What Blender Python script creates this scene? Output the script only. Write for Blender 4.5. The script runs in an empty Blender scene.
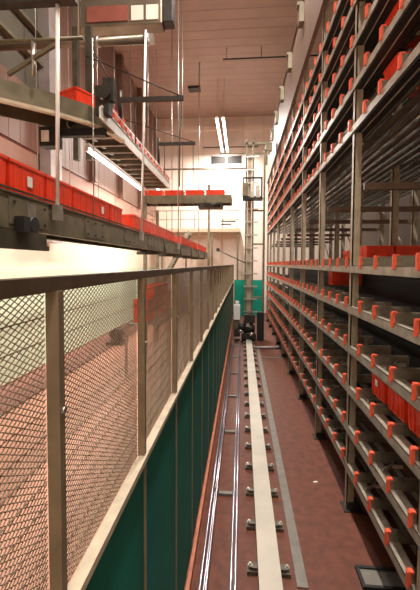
import bpy, math, random
from mathutils import Vector, Matrix
random.seed(7)
sc = bpy.context.scene
col = sc.collection
# ------------------------------------------------------------------ camera
EYE = 2.95
FPX = 370.0
SH = 14.2
pb = math.atan((31.0 - SH) / FPX)
pa = math.atan(32.0 / FPX * math.cos(pb))
Fv = Vector((-math.sin(pa) * math.cos(pb), math.cos(pa) * math.cos(pb), -math.sin(pb)))
Rv = Vector((math.cos(pa), math.sin(pa), 0))
Uv = Rv.cross(Fv)
rot = Matrix((Rv, Uv, -Fv)).transposed()
rot = Matrix.Rotation(math.radians(-0.3), 3, 'Y') @ rot
cd = bpy.data.cameras.new('camera')
cam = bpy.data.objects.new('camera', cd)
col.objects.link(cam)
cam.matrix_world = Matrix.Translation((0, 0, EYE)) @ rot.to_4x4()
cd.sensor_fit = 'VERTICAL'
cd.sensor_height = 36.0
cd.lens = 36.0 * FPX / 590.0
cd.shift_y = -SH / 590.0
cd.clip_start = 0.05
cd.clip_end = 200
sc.camera = cam
# ------------------------------------------------------------------ world, exposure
w = bpy.data.worlds.new('world')
sc.world = w
w.use_nodes = True
w.node_tree.nodes['Background'].inputs[0].default_value = (1.0, 0.86, 0.74, 1)
w.node_tree.nodes['Background'].inputs[1].default_value = 0.03
vs = sc.view_settings
vs.view_transform = 'Standard'
vs.look = 'None'
vs.exposure = 0.0
vs.gamma = 1.0
vs.use_curve_mapping = False
WARM = (1.0, 0.91, 0.82)
NEUT = (1.0, 0.93, 0.85)
# lamp strengths (the lamps themselves are built with their fixtures below)
P_HALL = 36      # unseen low battens, added to light the conveyor hall
P_AISLE = 520     # unseen ceiling battens, added to light the aisle
P_FAR = 1050       # battens towards the far wall, some of them added
P_NEAR = 45      # unseen battens added behind the camera to light the rack
P_UNDER = 130      # battens under the upper conveyor


# ------------------------------------------------------------------ helpers
class MB:
    def __init__(s):
        s.v = []; s.f = []; s.sm = []

    def quad(s, a, b, c, d):
        n = len(s.v); s.v += [a, b, c, d]; s.f.append((n, n + 1, n + 2, n + 3)); s.sm.append(False)

    def box(s, x0, x1, y0, y1, z0, z1):
        n = len(s.v)
        s.v += [(x0, y0, z0), (x1, y0, z0), (x1, y1, z0), (x0, y1, z0), (x0, y0, z1), (x1, y0, z1), (x1, y1, z1), (x0, y1, z1)]
        for f in ((0, 3, 2, 1), (4, 5, 6, 7), (0, 1, 5, 4), (1, 2, 6, 5), (2, 3, 7, 6), (3, 0, 4, 7)):
            s.f.append(tuple(n + i for i in f)); s.sm.append(False)
        return s

    def tube(s, p, q, r, seg=8, r2=None, cap=True):
        p = Vector(p); q = Vector(q); d = (q - p)
        if d.length < 1e-6: return s
        d.normalize()
        u = d.orthogonal().normalized(); v = d.cross(u)
        n = len(s.v); r2 = r if r2 is None else r2
        for i in range(seg):
            a = 2 * math.pi * (i + .5) / seg
            o = u * math.cos(a) + v * math.sin(a)
            s.v.append(tuple(p + o * r)); s.v.append(tuple(q + o * r2))
        for i in range(seg):
            j = (i + 1) % seg
            s.f.append((n + 2 * i, n + 2 * j, n + 2 * j + 1, n + 2 * i + 1)); s.sm.append(seg > 4)
        if cap:
            s.f.append(tuple(n + 2 * i for i in reversed(range(seg)))); s.sm.append(False)
            s.f.append(tuple(n + 2 * i + 1 for i in range(seg))); s.sm.append(False)
        return s

    def path(s, pts, r, seg=8):
        for a, b in zip(pts[:-1], pts[1:]): s.tube(a, b, r, seg)
        return s

    def bar(s, p, q, wd, ht):
        """rectangular bar from p to q, wd sideways, ht upwards"""
        p = Vector(p); q = Vector(q); d = (q - p).normalized()
        up = Vector((0, 0, 1))
        if abs(d.z) > .95: up = Vector((0, 1, 0))
        sd = d.cross(up).normalized(); up = sd.cross(d).normalized()
        n = len(s.v)
        for c in (p, q):
            for a, b in ((-1, -1), (1, -1), (1, 1), (-1, 1)):
                s.v.append(tuple(c + sd * (a * wd / 2) + up * (b * ht / 2)))
        for f in ((0, 3, 2, 1), (4, 5, 6, 7), (0, 1, 5, 4), (1, 2, 6, 5), (2, 3, 7, 6), (3, 0, 4, 7)):
            s.f.append(tuple(n + i for i in f)); s.sm.append(False)
        return s

    def mesh(s, name, mat):
        me = bpy.data.meshes.new(name)
        me.from_pydata(s.v, [], s.f)
        me.polygons.foreach_set('use_smooth', s.sm)
        me.materials.append(mat)
        me.update()
        return me

    def build(s, name, mat, parent=None, bevel=0):
        o = put(name, s.mesh(name, mat), parent)
        if bevel:
            m = o.modifiers.new('bevel', 'BEVEL'); m.width = bevel; m.segments = 2; m.limit_method = 'ANGLE'
        return o


def put(name, me, parent=None, loc=None):
    o = bpy.data.objects.new(name, me)
    col.objects.link(o)
    if parent is not None: o.parent = parent
    if loc is not None: o.location = loc
    return o


def rel(parent, mb):
    """shift a world-space shape into its parent's frame (parents are unrotated here)"""
    l = parent.location
    mb.v = [(x - l.x, y - l.y, z - l.z) for x, y, z in mb.v]
    return mb


def tag(o, label, cat, group=None, kind=None):
    if label: o['label'] = label
    if cat: o['category'] = cat
    if group: o['group'] = group
    if kind: o['kind'] = kind
    return o


def thing(name, label, cat, loc=(0, 0, 0), group=None):
    o = bpy.data.objects.new(name, None)
    o.empty_display_size = .1
    col.objects.link(o)
    o.location = loc
    return tag(o, label, cat, group)


def struct(name, mb, mat, bevel=0):
    o = mb.build(name, mat, None, bevel)
    o['kind'] = 'structure'
    return o


def copy_tree(o, parent=None):
    c = o.copy(); col.objects.link(c)
    if parent is not None: c.parent = parent
    for ch in list(o.children): copy_tree(ch, c)
    return c


def lin(r, g, b):
    f = lambda c: c / 12.92 if c <= .04045 else ((c + .055) / 1.055) ** 2.4
    return (f(r / 255), f(g / 255), f(b / 255), 1)


def material(name, rgb, rough=.5, metal=0.0, var=.12, scale=6.0, bump=0.0, spec=.5, rgb2=None, stretch=None):
    m = bpy.data.materials.new(name); m.use_nodes = True
    nt = m.node_tree; b = nt.nodes['Principled BSDF']
    b.inputs['Roughness'].default_value = rough
    b.inputs['Metallic'].default_value = metal
    b.inputs['Specular IOR Level'].default_value = spec
    tc = nt.nodes.new('ShaderNodeTexCoord')
    mp = nt.nodes.new('ShaderNodeMapping')
    if stretch: mp.inputs['Scale'].default_value = stretch
    nz = nt.nodes.new('ShaderNodeTexNoise'); nz.inputs['Scale'].default_value = scale; nz.inputs['Detail'].default_value = 5
    rp = nt.nodes.new('ShaderNodeValToRGB')
    c = lin(*rgb); d = lin(*rgb2) if rgb2 else tuple(x * (1 - var * 2) for x in c[:3]) + (1,)
    rp.color_ramp.elements[0].color = d; rp.color_ramp.elements[1].color = c
    rp.color_ramp.elements[0].position = .3; rp.color_ramp.elements[1].position = .65
    nt.links.new(tc.outputs['Object'], mp.inputs[0]); nt.links.new(mp.outputs[0], nz.inputs[0])
    nt.links.new(nz.outputs[0], rp.inputs[0]); nt.links.new(rp.outputs[0], b.inputs['Base Color'])
    if bump:
        bp = nt.nodes.new('ShaderNodeBump'); bp.inputs['Strength'].default_value = bump
        nt.links.new(nz.outputs[0], bp.inputs['Height']); nt.links.new(bp.outputs[0], b.inputs['Normal'])
    return m


def ribbed(name, rgb, rgb2, axis, period, rough=.5, bump=.5):
    """sheet cladding: ribs with a fixed period along one object axis"""
    m = material(name, rgb, rough, 0, .06, 1.2)
    nt = m.node_tree; b = nt.nodes['Principled BSDF']
    src = b.inputs['Base Color'].links[0].from_socket
    tc = nt.nodes.new('ShaderNodeTexCoord'); sx = nt.nodes.new('ShaderNodeSeparateXYZ')
    nt.links.new(tc.outputs['Object'], sx.inputs[0])
    mu = nt.nodes.new('ShaderNodeMath'); mu.operation = 'DIVIDE'; mu.inputs[1].default_value = period
    fr = nt.nodes.new('ShaderNodeMath'); fr.operation = 'FRACT'
    nt.links.new(sx.outputs[axis], mu.inputs[0]); nt.links.new(mu.outputs[0], fr.inputs[0])
    rp = nt.nodes.new('ShaderNodeValToRGB')
    e = rp.color_ramp.elements
    e[0].position = 0; e[0].color = (0, 0, 0, 1); e[1].position = .06; e[1].color = (1, 1, 1, 1)
    e2 = e.new(.94); e2.color = (1, 1, 1, 1); e3 = e.new(1.0); e3.color = (0, 0, 0, 1)
    nt.links.new(fr.outputs[0], rp.inputs[0])
    mx = nt.nodes.new('ShaderNodeMix'); mx.data_type = 'RGBA'
    mx.inputs['A'].default_value = lin(*rgb2)
    nt.links.new(rp.outputs[0], mx.inputs['Factor']); nt.links.new(src, mx.inputs['B'])
    nt.links.new(mx.outputs['Result'], b.inputs['Base Color'])
    bp = nt.nodes.new('ShaderNodeBump'); bp.inputs['Strength'].default_value = bump; bp.inputs['Distance'].default_value = .02
    nt.links.new(rp.outputs[0], bp.inputs['Height']); nt.links.new(bp.outputs[0], b.inputs['Normal'])
    return m


def glow(name, rgb, s):
    m = bpy.data.materials.new(name); m.use_nodes = True
    b = m.node_tree.nodes['Principled BSDF']
    b.inputs['Base Color'].default_value = (.9, .9, .9, 1)
    b.inputs['Emission Color'].default_value = (*rgb, 1); b.inputs['Emission Strength'].default_value = s
    return m


M = dict(
    aisle_floor=material('aisle_floor_paint', (112, 62, 44), .55, 0, .2, 9, .08, .4),
    hall_floor=material('hall_floor_terracotta', (196, 140, 118), .5, 0, .08, 5, .04),  # lighter terracotta tone than the aisle floor
    ceiling=ribbed('ceiling_sheet', (172, 146, 133), (142, 118, 106), 1, .55, .5),
    wall_green=material('wall_pale_green_paint', (190, 204, 176), .7, 0, .03, 1.5),
    wall_cream=material('wall_cream_paint', (224, 208, 186), .7, 0, .03, 1.5),
    wall_tan=ribbed('wall_tan_cladding', (130, 98, 84), (100, 74, 63), 1, .45, .45),
    wall_olive=ribbed('wall_olive_cladding', (92, 87, 74), (66, 62, 53), 1, 1.1, .5),
    wall_far=ribbed('far_wall_cladding', (246, 228, 214), (232, 210, 192), 0, 1.2, .6, .2),
    wall_right=material('right_wall_shaded', (96, 86, 78), .7, 0, .05, 1.5),  # cream wall darkened in its colour for the shade behind the rack
    post=material('post_steel_cream', (184, 170, 148), .45, .25, .12, 8),
    beam=material('beam_galvanised', (178, 168, 152), .45, .2, .2, 10),
    beam_under=material('rail_steel_grey', (120, 114, 104), .42, .6, .2, 10),
    divider=material('divider_galvanised', (146, 136, 120), .42, .5, .2, 12),
    dark=material('dark_steel', (58, 54, 48), .5, .3, .25, 10),
    black=material('black_rubber', (24, 23, 22), .6, 0, .2, 10),
    panel=material('brown_panel', (118, 96, 82), .5, 0, .1, 3),
    olive=material('olive_grey_steel', (128, 120, 98), .45, .35, .2, 5),
    olive_dark=material('dark_olive_steel', (84, 78, 64), .5, .3, .25, 5),
    clamp=material('clamp_cast_steel', (104, 96, 84), .45, .4, .25, 14),
    zinc=material('zinc_plated_steel', (200, 196, 188), .3, .8, .1, 10),
    white=material('white_paint', (236, 232, 226), .4, 0, .05, 8),
    cap=material('orange_red_plastic_cap', (240, 100, 70), .4, 0, .08, 20),
    tote=material('orange_red_plastic', (246, 70, 38), .35, 0, .1, 6),
    teal=material('teal_sheet', (0, 118, 106), .7, 0, .12, 3, 0, .15),
    teal_far=material('bright_teal_sheet', (0, 160, 134), .45, 0, .06, 3),
    fence=material('fence_taupe_paint', (142, 126, 102), .5, .1, .15, 8),
    fence_rail=material('fence_rail_brown', (98, 82, 66), .5, .1, .2, 8),
    ledge=material('fence_ledge_cream', (206, 194, 170), .45, .1, .12, 14),
    wire=material('wire_mesh_zinc', (176, 156, 136), .4, .4, .1, 10),
    red_panel=material('faded_red_panel', (150, 84, 70), .5, 0, .1, 5),
    kick=material('orange_kick_board', (204, 128, 100), .5, 0, .15, 8),
    rail=material('cream_rail_paint', (206, 198, 184), .45, .05, .1, 2.5),
    strip=material('grey_floor_strip', (128, 124, 116), .5, .2, .12, 8),
    busbar=material('bright_busbar', (216, 210, 222), .22, .75, .1, 6, stretch=(1, .2, 1)),
    floor_band=material('brown_floor_band', (132, 88, 76), .6, 0, .12, 6),
    wall_pink=material('wall_pink_paint', (168, 128, 110), .65, 0, .05, 1.5),
    kerb=material('pink_kerb_concrete', (206, 160, 142), .6, 0, .1, 5),
    duct=material('duct_sheet_metal', (140, 128, 112), .38, .6, .15, 2),
    column=material('lilac_grey_column', (170, 160, 158), .5, .2, .1, 3),
    paper=material('white_paper', (236, 230, 222), .8, 0, .03, 10),
    glass_dark=material('dark_louvre', (34, 30, 28), .8, 0, .1, 10),
    tube=glow('fluorescent_tube', (1.0, .93, .84), 9.0),
)

# ------------------------------------------------------------------ the setting
XL, XR, YN, YF, ZC = -5.35, 6.4, -2.0, 22.6, 11.75
struct('floor', MB().box(-.52, XR, YN, YF, -.12, 0), M['aisle_floor'])
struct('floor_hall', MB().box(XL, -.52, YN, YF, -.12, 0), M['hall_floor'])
struct('ceiling', MB().box(XL, XR, YN, YF, ZC, ZC + .15), M['ceiling'])
struct('wall_left', MB().box(XL - .15, XL, YN, YF, 2.75, 4.6), M['wall_cream'])
struct('wall_left_middle', MB().box(XL - .15, XL, YN, YF, 4.6, 5.8), M['wall_pink'])
struct('wall_left_lower', MB().box(XL - .15, XL, YN, YF, -.12, 2.75), M['wall_green'])
struct('wall_left_upper', MB().box(XL - .15, XL + .05, YN, YF, 5.8, 7.3)  .box(XL - .15, XL + .05, 10.0, YF, 7.3, ZC), M['wall_tan'])
struct('wall_left_top', MB().box(XL - .15, XL + .05, YN, 10.0, 7.3, ZC), M['wall_olive'])
struct('wall_far', MB().box(XL - .15, XR + .15, YF, YF + .15, -.12, ZC), M['wall_far'])
struct('wall_right', MB().box(XR, XR + .15, YN, YF, -.12, ZC), M['wall_right'])
struct('wall_near', MB().box(XL - .15, XR + .15, YN - .15, YN, -.12, ZC), M['wall_cream'])
struct('baseboard_left', MB().box(XL, XL + .07, YN, YF, 0, .2), M['kerb'], .01)
struct('trim_5', MB().box(XL + .07, XL + .75, YN, YF, 0, .02), M['floor_band'])
g = MB()
for z in (8.0, 8.75, 9.6, 10.5): g.box(XL + .05, XL + .2, YN, 9.4, z, z + .09)
struct('trim_1', g, M['olive'])
struct('trim_2', MB().box(XL + .05, XL + .35, 9.4, 10.0, 3.5, ZC), M['column'])
struct('trim_3', MB().box(XL + .05, XL + .25, 12.6, 12.85, 5.8, ZC).box(XL + .05, XL + .25, 15.6, 15.85, 5.8, ZC).box(XL + .05, XL + .25, 18.6, 18.85, 5.8, ZC), M['wall_tan'])
struct('trim_4', MB().box(XL, XR, YF - .12, YF, 10.95, 11.2), M['wall_far'])


# ------------------------------------------------------------------ lamps
def batten(y0, y1, x, z, power, label, color=WARM, hang=None, tilt=0, tr=.028):
    t = thing('fluorescent_batten', label, 'lamp', (x, (y0 + y1) / 2, z))
    h = (y1 - y0) / 2
    MB().box(-.06, .06, -h, h, .03, .09).build('housing', M['white'], t)
    MB().tube((0, -h + .03, 0), (0, h - .03, 0), tr, 10).build('tube', M['tube'], t)
    for q in (-h, h - .03):
        MB().box(-.04, .04, q, q + .03, -.04, .03).build('lamp_holder', M['white'], t)
    if hang:
        for q in (-.7, .7):
            MB().tube((0, h * q, .09), (0, h * q, hang - z), .008, 6).build('suspension_rod', M['zinc'], t)
    ld = bpy.data.lights.new('lamp_light', 'AREA')
    ld.shape = 'RECTANGLE'; ld.size = .2; ld.size_y = 2 * h; ld.energy = power; ld.color = color
    lo = bpy.data.objects.new('lamp_light', ld); col.objects.link(lo)
    lo.parent = t; lo.location = (0, 0, -.06); lo.rotation_euler = (0, tilt, 0)
    return t


for i, y in enumerate((1.6, 6.0, 9.0, 12.0, 15.2)):
    batten(y - 1.2, y + 1.2, -3.9, 4.05, P_HALL, 'unseen batten added low behind the totes to light the hall, %s from the camera' % ['first', 'second', 'third', 'fourth', 'fifth'][i], NEUT, ZC)
for i, y in enumerate((1.0, 5.4, 9.6)):
    batten(y - 1.2, y + 1.2, .2, ZC - .12, P_AISLE, ['unseen ceiling batten added over the aisle, nearest the camera', 'unseen ceiling batten added over the aisle, second from the camera', 'unseen ceiling batten added over the aisle, third from the camera'][i])
for x, z, lb in ((.1, 5.6, 'unseen batten added over the aisle behind the camera'), (-3.3, 5.4, 'unseen batten added over the conveyor hall behind the camera')):
    batten(-1.9, -.3, x, z, P_NEAR, lb, WARM, ZC)
for x, lb in ((-1.22, 'left of two fluorescent battens before the far wall, added to widen the glow'), (-.92, 'right of two bright fluorescent battens hanging before the far wall above the vent')):  # the left batten is added to widen the lamp's glow
    batten(17.2, 22.3, x, 9.6, P_FAR * .5, lb, NEUT, ZC, 0, .06)
batten(6.35, 9.9, -2.74, 4.95, P_UNDER, 'glowing fluorescent batten along the underside of the upper conveyor', NEUT)
batten(13.2, 15.8, -3.6, 6.1, P_FAR * .5, 'far batten added behind the upper conveyor to light the far hall', NEUT, ZC)  # added lamp, tucked behind the upper conveyor to brighten the far hall

# ------------------------------------------------------------------ storage rack
rack = thing('storage_rack', 'tall grey steel tote rack along the right of the aisle with orange red end caps', 'rack', (1.3, 10, 0))
P0, BAY = 4.45, 1.84
posts = [P0 + .05 + BAY * k for k in range(-2, 9)]
Y0, Y1 = posts[0] - .05, posts[-1] + .05
LOW = [.60, 1.06, 1.54, 2.02, 2.49, 2.97]
UP = [4.60 + .487 * k for k in range(5)]
LV = LOW + UP


def rb(mb): return rel(rack, mb)


def upright(x, y, z1, wd=.11, dp=.09):
    m = MB()
    m.box(x, x + .014, y - dp / 2, y + dp / 2, 0.012, z1)
    m.box(x, x + wd, y - dp / 2, y - dp / 2 + .014, 0.012, z1)
    m.box(x, x + wd, y + dp / 2 - .014, y + dp / 2, 0.012, z1)
    return m


TOP = 8.44
for y in posts:
    u = rb(upright(1.278, y, TOP, .085)).build('upright', M['post'], rack)
    rb(MB().box(1.24, 1.46, y - .1, y + .1, 0, .012).box(1.285, 1.43, y - .065, y + .065, .012, .10)).build('base_plate', M['dark'], u)
for x in (2.42, 3.55):
    for y in posts:
        rb(upright(x, y, TOP)).build('upright', M['post'], rack)
for z in LV:
    mr = M['beam_under'] if z == UP[0] else M['black'] if z < 3 else M['dark']  # rear beams coloured darker to stand for shade inside the rack
    mt = M['beam_under'] if z < 3 or z == UP[0] else M['dark']  # upper tube rails coloured dark for the shaded undersides
    # front beam: channel with a folded lip
    m = MB()
    m.box(1.268, 1.274, Y0, Y1, z - .12, z - .03)
    m.box(1.268, 1.375, Y0, Y1, z - .036, z - .03)
    m.box(1.268, 1.30, Y0, Y1, z - .12, z - .114)
    m.box(1.369, 1.375, Y0, Y1, z - .10, z - .03)
    rb(m).build('front_beam', M['beam'], rack)
    rb(MB().tube((1.50, Y0, z - .065), (1.50, Y1, z - .065), .032, 10)).build('tube_rail', mt, rack)
    if z > 3:
        uch = rb(MB().box(1.276, 1.43, Y0, Y1, z - .135, z - .121)).build('underside_shade', M['black'], rack)  # black strip added to imitate the shaded underside of the shelf
        rb(MB().box(1.345, 1.357, Y0, Y1, z - .142, z - .135)).build('edge_bead', M['beam'], uch)
    xs = (1.78, 2.06, 2.34)
    if z > 3: xs = (1.72, 2.24, 2.90, 3.46)
    if z == UP[0]: xs = [1.62 + .15 * k for k in range(14)]
    for x in xs:
        rb(MB().box(x, x + .05, Y0, Y1, z - .10, z - .035)).build('rear_beam', mr, rack)
for y in posts:
    for z in (3.86,):
        rb(MB().box(1.41, 3.55, y - .03, y + .03, z - .04, z + .04)).build('cross_beam', M['panel'], rack)
for i in range(0, len(posts) - 1, 2):
    rb(MB().tube((3.62, posts[i], 3.0), (3.62, posts[i + 1], 4.3), .025, 8)).build('diagonal_brace', M['post'], rack)
    rb(MB().bar((2.47, posts[i], .2), (3.6, posts[i], 2.8), .03, .05)).build('diagonal_brace', M['post'], rack)
rb(MB().box(2.36, 2.37, Y0, Y1, .3, 2.84)).build('shade_panel', M['black'], rack)  # black sheet added so the low rack interior stays dark
# top girder with brackets
rb(MB().box(1.235, 1.26, Y0, Y1, 7.08, 8.50).box(1.20, 1.42, Y0, Y1, 8.46, 8.50).box(1.22, 1.30, Y0, Y1, 7.05, 7.10)).build('top_panel', M['panel'], rack)
for y in posts[1:]:
    for dy in (.0,):
        rb(MB().box(1.14, 1.235, y + dy - .12, y + dy + .12, 8.0, 8.4).box(1.10, 1.20, y + dy - .08, y + dy + .08, 8.36, 8.42)).build('panel_bracket', M['olive'], rack)
# divider supports with end caps
dv = MB()
dv.box(0, .32, -.006, .006, -.03, .058)
dv.box(0, .32, -.004, .045, .052, .058)
dv.box(0, .32, -.006, .09, -.036, -.03)
dv.box(.0, .006, -.006, .045, -.03, .058)
dv_me = dv.mesh('divider_support', M['divider'])
cp = MB()
cp.box(-.018, .0, -.012, .030, -.052, .064)
cp.box(-.024, -.010, -.006, .024, -.062, .056)
cp.box(-.016, .022, -.014, .032, .054, .068)
cp_me = cp.mesh('end_cap', M['cap'])
slots = []
for py in posts[1:]:
    for o in (-.42, -.86, -1.30, -1.72): slots.append(py + o)
cand = []
for z in LV:
    for y in slots:
        d = math.sqrt(1.27 ** 2 + y ** 2 + (z - EYE) ** 2)
        # seen by the camera?  size falls off with distance
        u = 242 + FPX * 1.27 / max(y, .01); v = 264 - FPX * (z - EYE) / max(y, .01)
        inside = y > .5 and u < 432 and -12 < v < 602
        cand.append((0 if inside else 1, d, y, z))
cand.sort()
rest_d = MB(); rest_c = MB()
for i, (_, d, y, z) in enumerate(cand):
    if i < 100:
        o = put('divider_support', dv_me, rack, (1.275 - 1.3, y - 10, z))
        put('end_cap', cp_me, o)
    else:
        for src, dst in ((dv, rest_d), (cp, rest_c)):
            n = len(dst.v)
            dst.v += [(a - .025, b + y - 10, c + z) for a, b, c in src.v]
            dst.f += [tuple(n + k for k in f) for f in src.f]; dst.sm += src.sm
tag(rest_d.build('divider_support', M['divider'], rack), None, None, None, 'stuff')
tag(rest_c.build('end_cap', M['cap'], rack), None, None, None, 'stuff')
# small Y-shaped stops between front beam and tube rail, one per bay and low level
st = MB().bar((.0, 0, 0), (.10, .05, 0.02), .018, .03).bar((.10, .05, .02), (.19, .02, .03), .018, .03).bar((.10, .05, .02), (.15, .13, .03), .018, .03)
st_me = st.mesh('tote_stop', M['zinc'])
for zi, z in enumerate(LOW[:5]):
    for k, py in enumerate(posts[1:6]):
        put('tote_stop', st_me, rack, (1.3 - 1.3 + .02, py - 1.02 + .44 * ((zi + k) % 2) - 10, z - .02))


# ------------------------------------------------------------------ totes
def tote_mesh(L, W, Hh, nm):
    """open tapered box: outer and inner skins"""
    b = MB(); t = .012; k = .93
    def ring(l, w_, z): return [(-l / 2, -w_ / 2, z), (l / 2, -w_ / 2, z), (l / 2, w_ / 2, z), (-l / 2, w_ / 2, z)]
    rings = [ring(W * k, L * k, 0), ring(W * .97, L * .97, Hh), ring(W * .97 - 2 * t, L * .97 - 2 * t, Hh), ring(W * k - 2 * t, L * k - 2 * t, t)]
    for r in rings: b.v += r
    for a in range(3):
        for i in range(4):
            j = (i + 1) % 4
            b.f.append((a * 4 + i, a * 4 + j, a * 4 + 4 + j, a * 4 + 4 + i)); b.sm.append(False)
    b.f.append((3, 2, 1, 0)); b.sm.append(False); b.f.append((12, 13, 14, 15)); b.sm.append(False)
    for q in (-.36, -.14, .14, .36):     # vertical stiffening ribs on the long sides
        for s in (-1, 1):
            x = s * W * .475
            b.box(x - .006, x + .006, q * L - .008, q * L + .008, .02, Hh * .93)
    for q in (-.25, .25):
        for s in (-1, 1):
            y = s * L * .475
            b.box(q * W - .008, q * W + .008, y - .012, y + .012, .02, Hh * .93)
    r = MB(); o = .012
    for z0, z1 in ((Hh - .03, Hh),):
        a, c = W / 2 + o - .012, L / 2 + o - .012
        r.box(-a, -a + .022, -c, c, z0, z1); r.box(a - .022, a, -c, c, z0, z1)
        r.box(-a, a, -c, -c + .022, z0, z1); r.box(-a, a, c - .022, c, z0, z1)
    return b.mesh('body', M['tote']), r.mesh('rim', M['tote'])


T_long = tote_mesh(.60, .40, .30, 'long')
T_low = tote_mesh(.60, .40, .20, 'low')
T_slot = tote_mesh(.36, .58, .27, 'slot')


def tote(kind, loc, label, group, rz=0, lab=None):
    t = thing('plastic_tote', label, 'tote', loc, group)
    put('body', kind[0], t); put('rim', kind[1], t)
    if lab:
        x, y, z, a, c = lab
        MB().box(x - .002, x + .002, y - a, y + a, z - c, z + c).build('label_card', M['paper'], t)
    t.rotation_euler = (0, 0, rz)
    return t


ORD = ['first', 'second', 'third', 'fourth', 'fifth', 'sixth', 'seventh', 'eighth', 'ninth', 'tenth', 'eleventh', 'twelfth', 'thirteenth', 'fourteenth', 'fifteenth', 'sixteenth', 'seventeenth', 'eighteenth', 'nineteenth', 'twentieth', 'twenty-first', 'twenty-second', 'twenty-third', 'twenty-fourth', 'twenty-fifth', 'twenty-sixth', 'twenty-seventh', 'twenty-eighth', 'twenty-ninth', 'thirtieth', 'thirty-first', 'thirty-second']
# in the rack
for i, y in enumerate((2.98, 3.40, 3.84)):
    tote(T_slot, (1.66, y, 1.54 + .060), ['orange red tote at right edge of photo, nearest of three side by side in rack', 'orange red tote in the middle of three side by side in the right rack', 'orange red tote farthest of three side by side in the right rack'][i], 'totes standing in the lower rack', 0, (-.288, .0, .15, .035, .03) if i == 2 else None)
for i, (y, z, lb) in enumerate(((8.1 - .81 + .23, 2.49, 'shaded orange tote deep in the third rack bay, second shelf below the passage'),
                                (3.86, UP[0], 'orange tote up in right rack before the first post, lowest shelf above the passage'),
                                (5.70, 5.574, 'orange tote up in the rack past the first post, third shelf above the passage'),
                                (3.86, 5.087, 'orange tote up in right rack before the first post, second shelf above the passage'))):
    tote(T_slot, (1.72 if z > 3 else 2.03, y, z + .060), lb, 'single totes standing in the rack')
for i in range(3):
    t = tote(T_low, (2.02 + .42 * i, 5.93, 2.97 + .060), 'low orange tote on passage level shelf of the rack, %s from the front post' % ORD[i], 'row of low totes on the passage level shelf')
for i in range(3):
    t = tote(T_low, (2.3 + .42 * i, 7.7, 2.97 + .060), 'low orange tote behind the second rack post on the passage shelf, %s from the aisle' % ORD[i], 'second row of low totes on the passage level shelf')

# ------------------------------------------------------------------ fence
fence = thing('mesh_fence', 'long brown framed wire mesh fence over dark teal panels left of the aisle', 'fence', (-.5, .96, 0))
fp = [-.82, .05, .935, 1.80] + [2.715 + .92 * k for k in range(22)]
fe = fp[-1]


def fb(mb): return rel(fence, mb)


for y in fp:
    p = fb(MB().box(-.518, -.482, y, y + .030, 0, 2.876)).build('post', M['fence'], fence)
    fb(MB().tube((-.482, y + .016, 2.55), (-.474, y + .016, 2.55), .010, 8)).build('bolt', M['zinc'], p)
fb(MB().box(-.533, -.488, fp[0], fe + .05, 2.876, 2.914)).build('top_rail', M['fence_rail'], fence)
fb(MB().box(-.515, -.472, fp[0], fe + .05, 1.945, 1.975)).build('bottom_rail', M['ledge'], fence)


def mesh_panel(wd):
    """woven diamond mesh: two families of slanting wires inside a wire frame, plus horizontal line wires"""
    m = MB(); h = .898; r = .0016
    def strand(y0, z0, y1, z1, x):
        n = len(m.v); dx = r * 1.3; dn = Vector((0, -(z1 - z0), y1 - y0)).normalized() * r
        for (yy, zz) in ((y0, z0), (y1, z1)):
            m.v += [(x - dx, yy, zz), (x, yy + dn.y, zz + dn.z), (x + dx, yy, zz), (x, yy - dn.y, zz - dn.z)]
        for i in range(4):
            j = (i + 1) % 4
            m.f.append((n + i, n + j, n + 4 + j, n + 4 + i)); m.sm.append(False)
    sl = .55; pit = .0165
    hh = h / sl
    c = -hh
    while c < wd:
        a0, a1 = max(0, c), min(wd, c + hh)
        if a1 - a0 > .004:
            strand(a0, (a0 - c) * sl, a1, (a1 - c) * sl, .0012)
            strand(a0, h - (a0 - c) * sl, a1, h - (a1 - c) * sl, -.0012)
        c += pit / sl
    z = .0
    while z < h:
        strand(0, z, wd, z, .002); z += .064
    return m.mesh('mesh_panel', M['wire'])


pan = {}
tp = {}
for a, b in zip(fp[:-1], fp[1:]):
    wd = round(b - a - .030, 3)
    if wd not in pan:
        pan[wd] = mesh_panel(wd)
        k = MB().box(-.006, .006, 0, wd, .06, 1.945)
        tp[wd] = k.mesh('lower_panel', M['teal'])
    put('mesh_panel', pan[wd], fence, (-.523 + .5, a + .030 - .96, 1.975))
    put('lower_panel', tp[wd], fence, (-.495 + .5, a + .030 - .96, 0))
fb(MB().box(-.468, -.435, fp[0], fe, 0, .10)).build('kick_board', M['kick'], fence)

# ------------------------------------------------------------------ rails on the aisle floor
rail = thing('crane_rail', 'cream painted running rail down the middle of the red aisle floor', 'rail', (.28, 8, 0))
m = MB().box(.20, .36, -1.5, 20.6, 0.0, .015).box(.265, .295, -1.5, 20.6, .015, .07).box(.178, .386, -1.5, 20.6, .07, .10)
rel(rail, m).build('rail_profile', M['rail'], rail)
for sd in (-1, 1):
    clm = MB().box(sd * .155 - .05, sd * .155 + .05, -.05, .05, .0, .035).box(sd * .135 - .03, sd * .135 + .03, -.035, .035, .03, .065).mesh('rail_clamp', M['clamp'])
    blm = MB().tube((sd * .175, 0, .03), (sd * .175, 0, .085), .014, 8).tube((sd * .175, 0, .05), (sd * .175, 0, .066), .024, 6).mesh('clamp_bolt', M['zinc'])
    y = 2.25
    while y < 20:
        o = put('rail_clamp', clm, rail, (0, y - 8, 0)); put('clamp_bolt', blm, o)
        y += .60
tag(MB().box(.53, .63, 3.3, 13.2, 0, .012).build('floor_strip', M['strip']), 'grey flat metal strip on the red floor right of the cream rail', 'strip')
bus = thing('busbar_track', 'bright bundled busbar rods along the floor beside the teal fence panels', 'busbar', (-.18, 8, 0))
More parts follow.
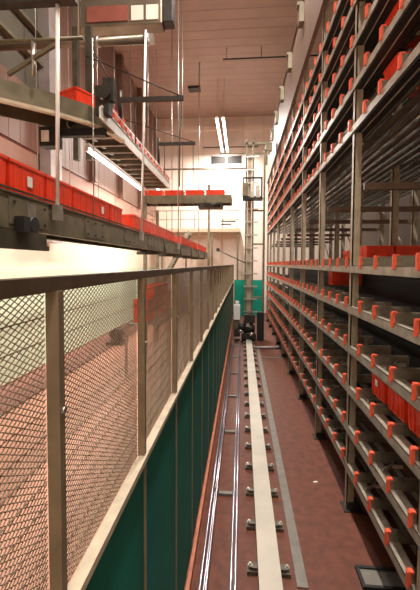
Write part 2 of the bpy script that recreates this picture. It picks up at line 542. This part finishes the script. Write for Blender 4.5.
for x, z, r in ((-.345, .10, .013), (-.29, .115, .013), (-.315, .05, .012)):
    rel(bus, MB().tube((x, 1.2, z), (x, 13.6, z), r, 8)).build('rod', M['busbar'], bus)
for x, z, r in ((-.075, .085, .016), (-.035, .085, .016)):
    rel(bus, MB().tube((x, 1.2, z), (x, 13.6, z), r, 8)).build('rod', M['busbar'], bus)
for k in range(-1, 6):
    y = 4.6 + 1.75 * k
    rel(bus, MB().box(-.37, -.01, y - .03, y + .03, .0, .035).box(-.36, -.27, y - .02, y + .02, .035, .10).box(-.09, -.02, y - .02, y + .02, .035, .072)).build('cross_tie', M['strip'], bus)
tag(MB().tube((.42, 12.85, .05), (1.40, 12.95, .05), .05, 10).build('floor_pipe', M['column']), 'pale pipe lying across the red aisle floor near the crane mast', 'pipe')
tag(MB().box(.66, 1.3, 11.6, 11.68, 0, .02).build('cover_strip', M['strip']), 'thin pale strip across the aisle floor in front of the pale pipe', 'strip')
gt = thing('floor_tray', 'low grey tray with dark frame on the floor under the rack corner', 'tray', (1.32, 3.45, 0))
MB().box(-.17, .28, -.09, .10, 0, .02).build('plate', M['strip'], gt)
MB().box(-.2, .3, -.12, -.09, 0, .035).box(-.2, .3, .10, .13, 0, .035).box(-.2, -.17, -.09, .10, 0, .035).box(.28, .3, -.09, .10, 0, .035).build('frame', M['black'], gt)
tag(MB().box(1.08, 1.22, 3.16, 3.19, 0, .03).build('cable_stub', M['black']), 'short black bar on the floor in front of the grey tray', 'bar')
s_ = MB().box(-.03, .03, -.014, .014, 0, .004).build('paper_scrap', M['paper'])
s_.location = (1.02, 5.0, 0); s_.rotation_euler = (0, 0, .3)
tag(s_, 'small white paper scrap on the red floor beside the rack feet', 'scrap')

# ------------------------------------------------------------------ lower conveyor (left)
CX0, CX1 = -2.50, -2.0
conv = thing('tote_conveyor', 'long olive steel conveyor above the fence carrying the row of orange totes', 'conveyor', (-2.25, 10, 3.25))


def cb(mb): return rel(conv, mb)


cb(MB().box(CX1 - .01, CX1, 1.2, 21.4, 3.26, 3.56).box(CX1 - .06, CX1, 1.2, 21.4, 3.25, 3.262).box(CX1 - .06, CX1 + .015, 1.2, 21.4, 3.555, 3.57)).build('side_frame', M['olive'], conv)
cb(MB().box(CX0, CX0 + .01, 1.2, 21.4, 3.26, 3.56).box(CX0, CX0 + .06, 1.2, 21.4, 3.25, 3.262)).build('side_frame', M['olive'], conv)
cb(MB().box(CX0 + .02, CX1 - .02, 1.2, 21.4, 3.555, 3.575)).build('belt', M['black'], conv)
cb(MB().box(CX1 + .0, CX1 + .02, 1.2, 21.4, 3.585, 3.60)).build('guide_rail', M['olive_dark'], conv)
for k in range(26):
    y = 1.5 + .78 * k
    cb(MB().box(CX0 + .01, CX1 - .01, y - .03, y + .03, 3.29, 3.35)).build('cross_member', M['olive_dark'], conv)
    if k % 2 == 0 and k < 16:
        pl = cb(MB().box(CX1, CX1 + .006, y - .02, y + .62, 3.29, 3.53)).build('splice_plate', M['olive'], conv)
        for q in (.05, .30, .55):
            for zz in (3.33, 3.49):
                cb(MB().tube((CX1 + .006, y + q, zz), (CX1 + .018, y + q, zz), .015, 6)).build('bolt', M['dark'], pl)
# drive unit at the camera end
dr = cb(MB().box(-2.46, -1.98, 2.55, 3.62, 3.10, 3.24).box(-2.02, -1.965, 2.5, 3.64, 3.07, 3.12)).build('drive_housing', M['olive_dark'], conv)
cb(MB().tube((-2.02, 3.28, 3.30), (-1.90, 3.28, 3.30), .07, 14).box(-1.99, -1.90, 3.1, 3.2, 3.22, 3.36)).build('motor', M['black'], dr)
cb(MB().box(-1.998, -1.975, 3.32, 3.42, 3.34, 3.50)).build('junction_box', M['zinc'], dr)
for k in range(5):       # outriggers / rollers under the far stretch
    y = 9.0 + 2.4 * k
    cb(MB().box(-2.6, -1.86, y - .03, y + .03, 3.17, 3.25).tube((-1.9, y, 3.2), (-1.9, y, 3.58), .02, 6)).build('support_bracket', M['olive_dark'], conv)
i = 0
y = 2.80
nt_ = 0
while y < 21.0 and nt_ < 30:
    if i not in (6, 14, 15, 23):
        tote(T_long, (-2.24, y, 3.577), 'orange red tote on the lower conveyor, %s in the row from the camera' % ORD[nt_], 'row of orange totes on the lower conveyor', 0, (.196, .02, .15, .04, .05) if nt_ in (1, 4) else None)
        nt_ += 1
    y += .625; i += 1


# hanger rods holding the lower conveyor
def hanger(x, y, z0, z1, r, label, mat='white', clamp=True, lean=(0, 0)):
    t = thing('hanger_rod', label, 'rod', (x, y, z0), 'rods hanging the conveyors')
    MB().tube((0, 0, 0), (lean[0], lean[1], z1 - z0), r, 10).build('rod', M[mat], t)
    if clamp:
        MB().box(-.03, .035, -.055, .055, -.02, .14).build('clamp_block', M['zinc'], t)
    return t


hanger(-1.945, 3.78, 3.42, 5.62, .020, 'thick white rod in front of the orange totes at left, hung from a dark beam', 'white', True, (.02, .02))
hanger(-1.95, 4.76, 3.60, 5.85, .008, 'thin grey rod in front of the totes, next after the thick white rod', 'zinc', False)
hanger(-1.945, 7.05, 3.42, 7.40, .022, 'white rod hung from the end of the silver pipe in front of the totes', 'white', True, (.07, .10))
hanger(-1.945, 11.2, 3.42, ZC, .018, 'long thin rod rising from the lower conveyor beside the bridge conveyor', 'zinc')
hanger(-2.56, 13.4, 3.56, ZC, .02, 'thin rod from the ceiling to the conveyor far side, behind the bridge conveyor', 'zinc')
hanger(-1.945, 16.5, 3.42, ZC, .02, 'farthest thin rod from the ceiling to the lower conveyor', 'zinc')
tag(MB().box(XL + .05, -1.72, 3.74, 3.84, 5.62, 5.69).build('cantilever_beam', M['dark']), 'dark horizontal steel beam at top left, holding the thick white rod', 'beam')

# ------------------------------------------------------------------ upper conveyor: curve from the wall, then along the hall
UZ = 4.99
uc = thing('upper_conveyor', 'curved upper conveyor of olive steel coming from left wall above the totes', 'conveyor', (-2.4, 6, UZ))


def ub(mb): return rel(uc, mb)


# curve: centre line from the left wall towards the aisle, bending to run along the hall
cl_ = [(-5.25, 3.45), (-4.4, 3.92), (-3.7, 4.34), (-3.26, 4.66), (-2.80, 5.09), (-2.5, 5.45), (-2.36, 5.78), (-2.31, 6.15)]


def offset(pts, d):
    out = []
    for i in range(len(pts)):
        a = Vector(pts[max(0, i - 1)]); b = Vector(pts[min(len(pts) - 1, i + 1)])
        t = (b - a).normalized(); n = Vector((t.y, -t.x))
        out.append((pts[i][0] + n.x * d, pts[i][1] + n.y * d))
    return out


def wallstrip(pts, z0, z1, th, mb):
    a = offset(pts, -th / 2); b = offset(pts, th / 2)
    for i in range(len(pts) - 1):
        n = len(mb.v)
        for (x, y) in (a[i], b[i], b[i + 1], a[i + 1]): mb.v.append((x, y, z0))
        for (x, y) in (a[i], b[i], b[i + 1], a[i + 1]): mb.v.append((x, y, z1))
        for f in ((0, 3, 2, 1), (4, 5, 6, 7), (0, 1, 5, 4), (1, 2, 6, 5), (2, 3, 7, 6), (3, 0, 4, 7)):
            mb.f.append(tuple(n + q for q in f)); mb.sm.append(False)
    return mb


ub(wallstrip(offset(cl_, .30), UZ, UZ + .25, .02, MB())).build('side_frame', M['olive'], uc)
ub(wallstrip(offset(cl_, -.30), UZ, UZ + .25, .02, MB())).build('side_frame', M['olive'], uc)
ub(wallstrip(cl_, UZ + .17, UZ + .20, .58, MB())).build('belt', M['olive_dark'], uc)
ub(wallstrip(offset(cl_, .32), UZ - .04, UZ, .08, MB())).build('bottom_flange', M['ledge'], uc)
# straight run seen from below
ub(MB().box(-2.02, -2.0, 5.15, 10.2, UZ, UZ + .16)).build('side_frame', M['white'], uc)
ub(MB().box(-2.62, -2.60, 5.4, 10.2, UZ, UZ + .16)).build('side_frame', M['olive'], uc)
ub(MB().box(-2.58, -2.04, 5.6, 10.2, UZ + .13, UZ + .15)).build('belt', M['black'], uc)
for k in range(12):
    y = 5.55 + .4 * k
    ub(MB().box(-2.60, -2.02, y - .035, y + .035, UZ - .01, UZ + .06)).build('cross_member', M['olive'], uc)
for k in range(16):
    y = 5.4 + .3 * k
    ub(MB().box(-2.005, -1.985, y, y + .15, UZ + .20, UZ + .29)).build('guard_stripe', M['cap'], uc)
for q in (.17, .29):
    ub(MB().box(-2.015, -1.992, 5.2, 10.2, UZ + q, UZ + q + .03)).build('guard_rail', M['white'], uc)
ub(MB().box(-2.12, -1.92, 5.25, 5.42, UZ + .1, UZ + .50).box(-2.02, -1.86, 5.28, 5.40, UZ + .3, UZ + .62).tube((-1.98, 5.24, UZ + .38), (-1.98, 5.2, UZ + .38), .09, 12)).build('drive_unit', M['dark'], uc)
ub(MB().box(-3.02, -2.76, 5.35, 5.55, UZ - .30, UZ - .02).box(-2.76, -2.05, 5.42, 5.52, UZ - .14, UZ - .03)).build('cable_duct', M['black'], uc)
ub(MB().box(-2.98, -2.86, 5.33, 5.352, UZ - .24, UZ - .08)).build('lamp_box', M['white'], uc)
for k, (x, y, rz) in enumerate(((-2.45, 5.6, -.45), (-2.31, 6.26, -.04))):
    tote(T_long, (x, y, UZ + .202), ['orange red tote riding the bend of the upper conveyor', 'orange red tote on the upper conveyor just past the bend by the drive'][k], 'totes on the upper conveyor', rz)

# supports of the upper conveyor at top left
fr = thing('support_frame', 'olive pipe frame and diagonal strut bracing the upper conveyor at top left', 'frame', (-3.2, 4.6, 5.3))
rel(fr, MB().bar((-3.0, 4.6, 5.35), (-2.32, 4.6, 5.72), .04, .045)).build('diagonal_strut', M['olive'], fr)
rel(fr, MB().tube((-3.3, 4.6, 5.76), (-2.0, 4.6, 5.76), .025, 8)).build('top_pipe', M['olive'], fr)
rel(fr, MB().tube((-2.66, 4.6, 5.32), (-2.66, 4.6, 5.76), .022, 8)).build('drop_rod', M['zinc'], fr)
for x in (-3.28, -2.05):
    rel(fr, MB().tube((x, 4.6, 5.76), (x, 4.6, ZC), .02, 8)).build('suspension_rod', M['zinc'], fr)

# silver pipe and the duct unit above
sp = thing('silver_pipe', 'thick silver pipe running out from left wall under the duct at the top', 'pipe', (-3.5, 7.5, 7.44))
rel(sp, MB().tube((XL + .05, 7.5, 7.44), (-1.98, 7.5, 7.44), .085, 14)).build('pipe', M['duct'], sp)
rel(sp, MB().tube((-1.98, 7.5, 7.44), (-1.90, 7.5, 7.44), .11, 14).box(-1.94, -1.80, 7.44, 7.56, 7.36, 7.52)).build('end_coupling', M['zinc'], sp)
rel(sp, MB().tube((-3.0, 7.5, 7.44), (-2.92, 7.5, 7.44), .105, 14)).build('collar', M['zinc'], sp)
du = thing('ventilation_duct', 'large sheet metal duct unit across the top left of the hall', 'duct', (-3, 8.2, 8.5))
DZ = 8.0
rel(du, MB().box(-3.7, -1.72, 7.9, 8.25, DZ, DZ + .77)).build('casing', M['duct'], du, .03)
rel(du, MB().box(-1.72, -1.50, 7.93, 8.22, DZ + .05, DZ + .75)).build('end_cover', M['dark'], du, .02)
rel(du, MB().box(-3.35, -2.45, 7.875, 7.9, DZ + .08, DZ + .4)).build('red_access_panel', M['red_panel'], du)
for x in (-2.38, -2.06):
    rel(du, MB().box(x, x + .26, 7.88, 7.9, DZ + .08, DZ + .38)).build('outlet_grille', M['wall_far'], du)
for x in (-3.4, -1.9):
    rel(du, MB().tube((x, 8.1, DZ + .77), (x, 8.1, ZC), .02, 8)).build('suspension_rod', M['zinc'], du)
# upright twin struts standing behind the bend
tw = thing('strut_pair', 'pair of dark vertical struts rising behind the bend of the upper conveyor', 'strut', (-3.0, 6.9, 5.3))
rel(tw, MB().box(-3.2, -3.1, 6.85, 6.95, 4.9, 7.35)).build('strut', M['olive_dark'], tw)
rel(tw, MB().box(-2.95, -2.83, 6.85, 6.95, 4.9, 7.35)).build('strut', M['olive_dark'], tw)
rel(tw, MB().box(-3.1, -2.95, 6.88, 6.92, 6.1, 6.16)).build('tie', M['olive_dark'], tw)


# cantilever arms with stay cables
def arm(x0, x1, y, z, stay, rods, label):
    t = thing('cantilever_arm', label, 'arm', (x0, y, z))
    MB().box(0, x1 - x0, -.03, .03, -.035, .035).build('arm', M['dark'], t)
    MB().tube((x1 - x0 - .03, 0, .03), (stay[0] - x0, stay[1] - y, stay[2] - z), .011, 6).build('stay_cable', M['black'], t)
    for (xx, zz) in rods:
        MB().tube((xx - x0, 0, -.03), (xx - x0, 0, zz - z), .01, 6).build('drop_rod', M['olive_dark'], t)
    MB().tube((0, 0, 5.312 - z), (0, 0, .15), .03, 8).build('mast_post', M['dark'], t)
    return t


arm(-2.0, -.96, 6.0, 5.60, (-2.88, 6.75, 6.75), ((-1.02, 4.2), (-1.75, 4.9)), 'dark horizontal arm with stay cable above the upper conveyor, nearer of two')
arm(-2.05, -1.15, 9.0, 5.85, (-3.0, 9.0, 6.5), ((-1.20, 4.85), (-1.9, 5.1)), 'dark horizontal arm with stay cable before the bridge conveyor, farther of two')
tag(MB().tube((-2.9, 6.8, 7.1), (-1.95, 5.5, 5.62), .011, 6).build('stay_cable', M['black']), 'black cable slanting from the pipe down to the drive of the upper conveyor', 'cable')

# ------------------------------------------------------------------ bridge conveyor across the hall
br = thing('bridge_conveyor', 'short olive bridge conveyor crossing the hall before the far wall', 'conveyor', (-1.8, 12, 5.0))
rel(br, MB().box(-3.3, -.34, 11.72, 11.74, 4.86, 5.12).box(-3.3, -.34, 12.28, 12.30, 4.86, 5.12)).build('side_frame', M['olive'], br)
rel(br, MB().box(-3.3, -.34, 11.76, 12.26, 5.06, 5.09)).build('belt', M['black'], br)
rel(br, MB().box(-1.4, -.62, 11.68, 12.2, 4.72, 4.87).tube((-1.2, 11.66, 4.8), (-.7, 11.66, 4.8), .07, 10)).build('drive_unit', M['dark'], br)
for k in range(8):
    x = -3.2 + .4 * k
    rel(br, MB().box(x, x + .05, 11.74, 12.28, 4.86, 4.92)).build('cross_member', M['olive_dark'], br)
for x in (-3.0, -1.9):
    rel(br, MB().tube((x, 11.7, 4.9), (x, 11.7, ZC), .013, 6)).build('suspension_rod', M['zinc'], br)
for k in range(4):
    tote(T_low, (-2.85 + .66 * k, 12.0, 5.095), 'low orange tote on the bridge conveyor, %s from the left' % ORD[k], 'totes on the bridge conveyor', math.pi / 2)

# ------------------------------------------------------------------ stacker crane
cr = thing('stacker_crane', 'tall steel stacker crane mast at the end of the aisle on the cream rail', 'crane', (.28, 14.6, 0))


def kb(mb): return rel(cr, mb)


for x in (.14, .40):
    kb(MB().box(x - .035, x + .035, 14.55, 14.65, .55, 7.75)).build('mast_column', M['olive'], cr)
kb(MB().box(.19, .35, 14.62, 14.68, .9, 7.2)).build('mast_web', M['post'], cr)
for k in range(13):
    z = 1.05 + .50 * k
    kb(MB().box(.08, .60, 14.50, 14.56, z, z + .05)).build('rung', M['zinc'], cr)
kb(MB().box(.80, .88, 14.6, 14.72, .3, 7.4)).build('guide_column', M['olive'], cr)
for z in (1.6, 3.7, 5.0, 7.2):
    kb(MB().box(.43, .82, 14.62, 14.68, z, z + .06)).build('tie_bar', M['olive'], cr)
# lifting carriage
lc = kb(MB().box(.0, .76, 14.40, 14.48, 5.45, 5.55).box(.0, .76, 14.40, 14.48, 6.22, 6.28).box(.0, .05, 14.40, 14.48, 5.5, 6.25).box(.70, .76, 14.40, 14.48, 5.5, 6.25).box(.0, .76, 14.1, 14.5, 5.38, 5.45)).build('lifting_carriage', M['dark'], cr)
kb(MB().box(-.02, .20, 14.30, 14.5, 5.55, 6.05)).build('control_box', M['olive'], lc)
kb(MB().box(.30, .44, 14.32, 14.5, 5.5, 6.1).box(.5, .66, 14.34, 14.5, 5.5, 5.95)).build('winch', M['zinc'], lc)
# top guide
kb(MB().box(.05, 1.05, 14.55, 14.66, 7.55, 7.64).box(.85, 1.12, 14.5, 14.72, 7.3, 7.6).box(-.9, .1, 14.58, 14.62, 7.2, 7.24)).build('top_guide', M['olive'], cr)
# chassis
kb(MB().box(.0, .55, 13.9, 15.5, .12, .32).box(.08, .46, 14.3, 14.9, .32, .75)).build('chassis', M['dark'], cr)
for y in (14.05, 15.3):
    kb(MB().tube((.22, y, .22), (.34, y, .22), .115, 16)).build('wheel', M['zinc'], cr)
dm = kb(MB().tube((-.12, 14.1, .55), (.12, 14.1, .55), .16, 14).box(-.28, -.05, 13.95, 14.2, .2, .5).tube((.12, 13.85, .55), (.5, 13.85, .55), .12, 12).box(.1, .5, 13.8, 14.1, .75, 1.05)).build('drive_motor', M['dark'], cr)
kb(MB().tube((-.05, 13.83, .42), (.02, 13.7, .42), .07, 10).tube((.30, 13.74, .36), (.42, 13.66, .36), .06, 10).box(.18, .3, 13.7, 13.8, .62, .74)).build('coupling', M['zinc'], dm)
kb(MB().box(.60, .86, 14.2, 14.5, .05, 1.1)).build('black_cabinet', M['black'], cr)
kb(MB().box(-.30, -.06, 14.35, 14.6, .78, 1.35).box(-.24, -.1, 14.4, 14.55, 1.35, 1.5)).build('white_control_cabinet', M['white'], cr)
kb(MB().box(-.28, -.08, 14.4, 14.6, .12, .78)).build('cabinet_stand', M['olive'], cr)
kb(MB().tube((-.95, 14.5, 3.5), (.1, 14.55, 3.0), .02, 6).box(-1.0, -.88, 14.45, 14.55, 3.44, 3.56)).build('sensor_arm', M['dark'], cr)

# ------------------------------------------------------------------ far end of the hall
tag(MB().box(-.42, 1.2, 20.80, 20.86, 0, 2.06).build('end_barrier', M['teal_far']), 'bright teal sheet barrier closing the aisle behind the crane mast', 'barrier')
lv = thing('wall_louvre', 'dark louvred vent on the far wall below the bright lamp', 'vent', (-.95, YF - .06, 9.2))
MB().box(-.95, -.1, -.0, .06, -.22, .22).box(.0, .85, .0, .06, -.22, .22).build('louvre_panel', M['glass_dark'], lv)
MB().box(-1.0, .9, .02, .06, -.28, -.22).box(-1.0, .9, .02, .06, .22, .28).build('frame', M['column'], lv)
mz = thing('mezzanine', 'pale mezzanine walkway with railing along the far wall', 'walkway', (-2.3, 21.6, 4.9))
rel(mz, MB().box(XL + .05, -.1, 20.9, YF - .01, 4.75, 4.95)).build('deck', M['ledge'], mz)
for k in range(7):
    x = -5.1 + .8 * k
    rel(mz, MB().tube((x, 20.95, 4.95), (x, 20.95, 5.95), .022, 6)).build('railing_post', M['olive'], mz)
rel(mz, MB().tube((XL + .1, 20.95, 5.95), (-.2, 20.95, 5.95), .022, 6)).build('hand_rail', M['olive'], mz)
rel(mz, MB().tube((XL + .1, 20.95, 5.45), (-.2, 20.95, 5.45), .018, 6)).build('hand_rail', M['olive'], mz)
for x in (-4.6, -3.2, -1.7, -.25):
    rel(mz, MB().box(x - .05, x + .05, 21.0, 21.1, 0, 4.75)).build('column', M['olive'], mz)
for z, x0, x1, lb in ((8.7, -4.9, .2, 'thin pale conduit along the far wall just under the louvred vent'), (9.95, -2.4, .9, 'thin pale conduit along the far wall above the louvred vent')):
    tag(MB().tube((x0, YF - .05, z), (x1, YF - .05, z), .035, 8).build('wall_conduit', M['duct']), lb, 'conduit')
sg = thing('wall_sign', 'small pale sign with two dark lines on the far wall over the walkway', 'sign', (-.75, YF - .02, 5.45))
MB().box(-.75, .55, 0, .02, -.25, .25).build('board', M['paper'], sg)
MB().box(-.55, .35, -.006, 0, .04, .13).box(-.55, .1, -.006, 0, -.14, -.05).build('dark_lines', M['dark'], sg)
stc = thing('stair', 'steel stair climbing to the walkway at the far end of the hall', 'stair', (-2.4, 19.5, 3))
for dx in (0, .7):
    rel(stc, MB().bar((-5.25, 18.9 + dx, 0.06), (-2.7, 18.9 + dx, 4.6), .04, .16)).build('stringer', M['olive'], stc)
for k in range(18):
    q = k / 18.0
    x = -5.2 + 2.5 * q; z = .1 + 4.5 * q
    rel(stc, MB().box(x - .1, x + .14, 18.92, 19.58, z + .1, z + .13)).build('tread', M['zinc'], stc)
for (x, y, lb) in ((-3.05, 13.2, 'steel post under the left end of the bridge conveyor, farther of two'), (-3.05, 11.5, 'steel post under the left end of the bridge conveyor, nearer of two'), (-1.55, 17.2, 'slim steel post at the far end beside the lower conveyor')):
    tag(MB().box(x - .05, x + .05, y - .05, y + .05, 0, 4.86 if x < -3 else 6.6).build('steel_post', M['olive']), lb, 'post')
# roller table with stacks of totes behind the fence
rt = thing('roller_table', 'grey roller table on the hall floor behind the mesh fence', 'table', (-2.6, 10.9, 0))
rel(rt, MB().box(-3.0, -2.96, 9.2, 12.8, 1.25, 1.42).box(-2.24, -2.2, 9.2, 12.8, 1.25, 1.42)).build('side_frame', M['zinc'], rt)
for k in range(30):
    yy = 9.28 + .12 * k
    rel(rt, MB().tube((-2.96, yy, 1.39), (-2.24, yy, 1.39), .025, 8)).build('roller', M['zinc'], rt)
for yy in (9.3, 11, 12.7):
    for x in (-2.98, -2.22):
        rel(rt, MB().box(x - .03, x + .03, yy - .03, yy + .03, 0, 1.25)).build('leg', M['zinc'], rt)
for a in range(5):
    for b in range(3 if a in (1, 2, 3) else 2):
        nm = ['bottom', 'middle', 'top'][b]
        tote(T_long, (-2.6, 9.62 + .66 * a, 1.418 + .302 * b), '%s orange tote in the %s stack from the camera on the roller table' % (nm, ORD[a]), 'stacked totes on the roller table', 0)
dk = thing('pump_unit', 'dark pump unit low against the left wall behind the fence', 'machine', (XL + .8, 13.2, 0))
MB().box(-.3, .3, -.35, .35, 0, .12).build('base', M['dark'], dk)
MB().tube((0, -.3, .38), (0, .25, .38), .2, 14).box(-.15, .15, -.1, .1, .12, .3).build('motor', M['dark'], dk)
MB().tube((0, .25, .38), (0, .36, .38), .13, 12).build('pump_head', M['zinc'], dk)
# sprinkler pipe under the ceiling
spk = thing('sprinkler_pipe', 'thin dark sprinkler pipe hanging under the ceiling left of the rack', 'pipe', (.5, 15.5, 11.3))
MB().tube((-1.35, 0, 0), (3.5, 0, 0), .03, 8).build('pipe', M['dark'], spk)
for x in (-1.2, .2, 1.6, 3.0):
    MB().tube((x, 0, .0), (x, 0, ZC - 11.3), .012, 6).build('hanger', M['dark'], spk)
tag(MB().box(-2.75, -2.15, 18.6, 19.1, ZC - .1, ZC).build('ceiling_vent', M['dark']), 'small dark square vent in the brown ceiling', 'vent')
